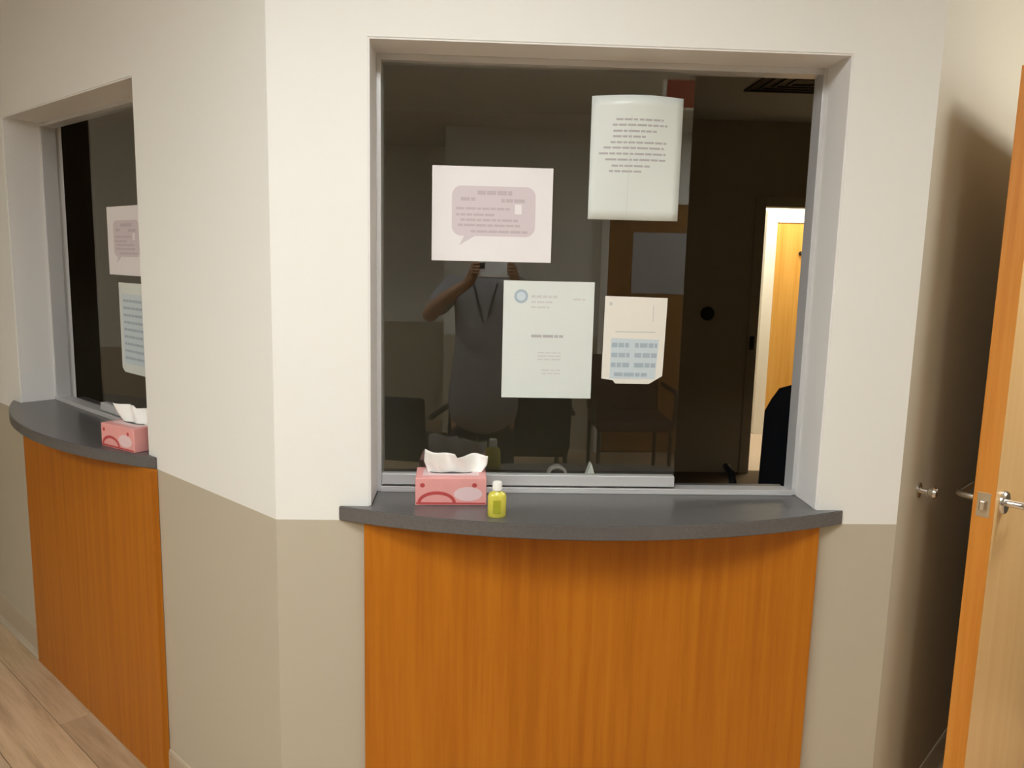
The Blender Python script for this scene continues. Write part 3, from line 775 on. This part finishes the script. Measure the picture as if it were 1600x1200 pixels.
for s in (-1, 1):
    hip = g.chain(pel, [((s * 0.09, 0, 0.88), 0.088)])
    g.chain(hip, [((s * 0.10, 0.01, 0.68), 0.075), ((s * 0.105, 0.02, 0.49), 0.056), ((s * 0.11, -0.01, 0.32), 0.054), ((s * 0.115, -0.015, 0.10), 0.037), ((s * 0.12, 0.02, 0.05), 0.036), ((s * 0.13, 0.13, 0.035), 0.028)])
    el = (s * 0.29, 0.15, 1.245); wr = (s * 0.115 + 0.033, 0.315, 1.427)
    sh = g.chain(ch, [((s * 0.165, -0.005, 1.39), 0.060)])
    we = g.chain(sh, [((s * 0.235, 0.07, 1.31), 0.050), (el, 0.041), ((s * 0.215, 0.225, 1.335), 0.038), (wr, 0.027)])
    pm = g.chain(we, [((s * 0.100 + 0.033, 0.335, 1.467), (0.030, 0.018))])
    bx, by, bz = s * 0.088 + 0.033, 0.340, 1.492
    for k, (dz, ln) in enumerate(((0.028, 0.030), (0.012, 0.034), (-0.004, 0.032), (-0.018, 0.026))):   # four fingers around the phone
        g.chain(pm, [((bx + s * 0.006, by + 0.012, bz + dz), 0.0095), ((bx - s * 0.006, by + 0.026, bz + dz), 0.0085), ((bx - s * (0.006 + ln * .6), by + 0.028, bz + dz), 0.0075)])
    g.chain(pm, [((bx - s * 0.008, by - 0.022, bz - 0.018), 0.0105), ((bx - s * 0.026, by - 0.020, bz - 0.004), 0.0085)])          # thumb on the screen side
person = skin('person', g.v, g.e, pel, M_skin)
person.location = (PXC, PYC, 0)
tag(person, 'person in long grey coat raising a phone, seen reflected in the front glass', 'person')
g = G_(); a0 = g.add((0, 0, 0.60), (0.21, 0.165)); b0 = g.chain(a0, [((0, 0, 0.85), (0.205, 0.160)), ((0, 0.01, 1.08), (0.165, 0.125)), ((0, 0.0, 1.26), (0.165, 0.122))]); c0 = g.chain(b0, [((0, -0.01, 1.38), (0.135, 0.102))])
g.chain(c0, [((0, -0.01, 1.435), 0.072)])
for s in (-1, 1): g.chain(c0, [((s * 0.168, -0.005, 1.395), 0.073), ((s * 0.235, 0.07, 1.31), 0.066), ((s * 0.255, 0.10, 1.285), 0.062)])
skin('coat', g.v, g.e, a0, M_shirt, person)
g = G_(); a0 = g.add((0, 0, 0.80), (0.11, 0.09))
for s in (-1, 1): g.chain(a0, [((s * 0.08, 0, 0.76), 0.080), ((s * 0.095, 0.01, 0.66), 0.082), ((s * 0.105, 0.02, 0.49), 0.070), ((s * 0.11, -0.01, 0.30), 0.066), ((s * 0.115, -0.015, 0.09), 0.058)])
skin('trousers', g.v, g.e, a0, M_trous, person)
for s in (-1, 1):
    g = G_(); a0 = g.add((s * 0.115, -0.04, 0.045), 0.040); g.chain(a0, [((s * 0.12, 0.04, 0.045), 0.043), ((s * 0.13, 0.13, 0.036), 0.036), ((s * 0.132, 0.17, 0.032), 0.028)])
    skin('shoe', g.v, g.e, a0, M_black, person, 2)
bm = bmesh.new(); bmesh.ops.create_uvsphere(bm, u_segments=24, v_segments=16, radius=1.0)
bmesh.ops.delete(bm, geom=[v for v in bm.verts if v.co.z < -0.25 or (v.co.y > 0.45 and v.co.z < 0.45)], context='VERTS')
bmesh.ops.transform(bm, matrix=Matrix.Translation((0, 0.008, 1.675)) @ Matrix.Diagonal((0.092, 0.108, 0.118, 1)), verts=bm.verts)
h = link('hair', bm, M_hair, person, True); sd = h.modifiers.new('thick', 'SOLIDIFY'); sd.thickness = 0.012
bm = bmesh.new(); n1, n2 = 12, 8; G = {}
for i in range(n1 + 1):
    for k in range(n2 + 1):
        a = math.radians(-75 + 150 * i / n1); z = 1.525 + 0.105 * k / n2
        rr = 0.088 + 0.014 * math.cos(a) * math.sin(PI * k / n2)
        G[i, k] = bm.verts.new((rr * 0.86 * math.sin(a), 0.025 + rr * 1.02 * math.cos(a), z))
for i in range(n1):
    for k in range(n2): bm.faces.new((G[i, k], G[i + 1, k], G[i + 1, k + 1], G[i, k + 1]))
mk = link('face_mask', bm, M_mask, person, True); sd = mk.modifiers.new('thick', 'SOLIDIFY'); sd.thickness = 0.003
for s in (-1, 1):
    bm = bmesh.new(); bmesh.ops.create_uvsphere(bm, u_segments=12, v_segments=8, radius=0.012); bmesh.ops.translate(bm, vec=(s * 0.031, 0.103, 1.662), verts=bm.verts)
    ey = link('eye', bm, M_mask, person, True)
    bm = bmesh.new(); bmesh.ops.create_uvsphere(bm, u_segments=10, v_segments=6, radius=0.006); bmesh.ops.translate(bm, vec=(s * 0.031, 0.1105, 1.662), verts=bm.verts); link('iris', bm, M_hair, ey, True)
    bm = bmesh.new(); bmesh.ops.create_uvsphere(bm, u_segments=12, v_segments=8, radius=1.0); bmesh.ops.transform(bm, matrix=Matrix.Translation((s * 0.080, 0.01, 1.645)) @ Matrix.Diagonal((0.008, 0.016, 0.028, 1)), verts=bm.verts); link('ear', bm, M_skin, person, True)
tube('lanyard', [(-0.06, 0.075, 1.42), (-0.035, 0.118, 1.33), (0.0, 0.138, 1.20), (0.035, 0.118, 1.33), (0.06, 0.075, 1.42)], 0.005, M_black, person, 8)
# the phone in the hands: its lens sits at the viewpoint
ph = tag(empty('phone', (PXC + 0.033, PYC + 0.352, 1.492)), 'pale grey phone held up in both hands, reflected in the front glass', 'phone')
box('phone_body', (-0.076, 0.076, -0.004, 0.004, -0.036, 0.036), mat('pale grey phone case', (0.72, 0.71, 0.68), 0.3, 0.5), ph, 0.003, 3)
box('camera_bump', (-0.072, -0.040, 0.004, 0.006, 0.004, 0.032), M_darkm, ph, 0.0008)
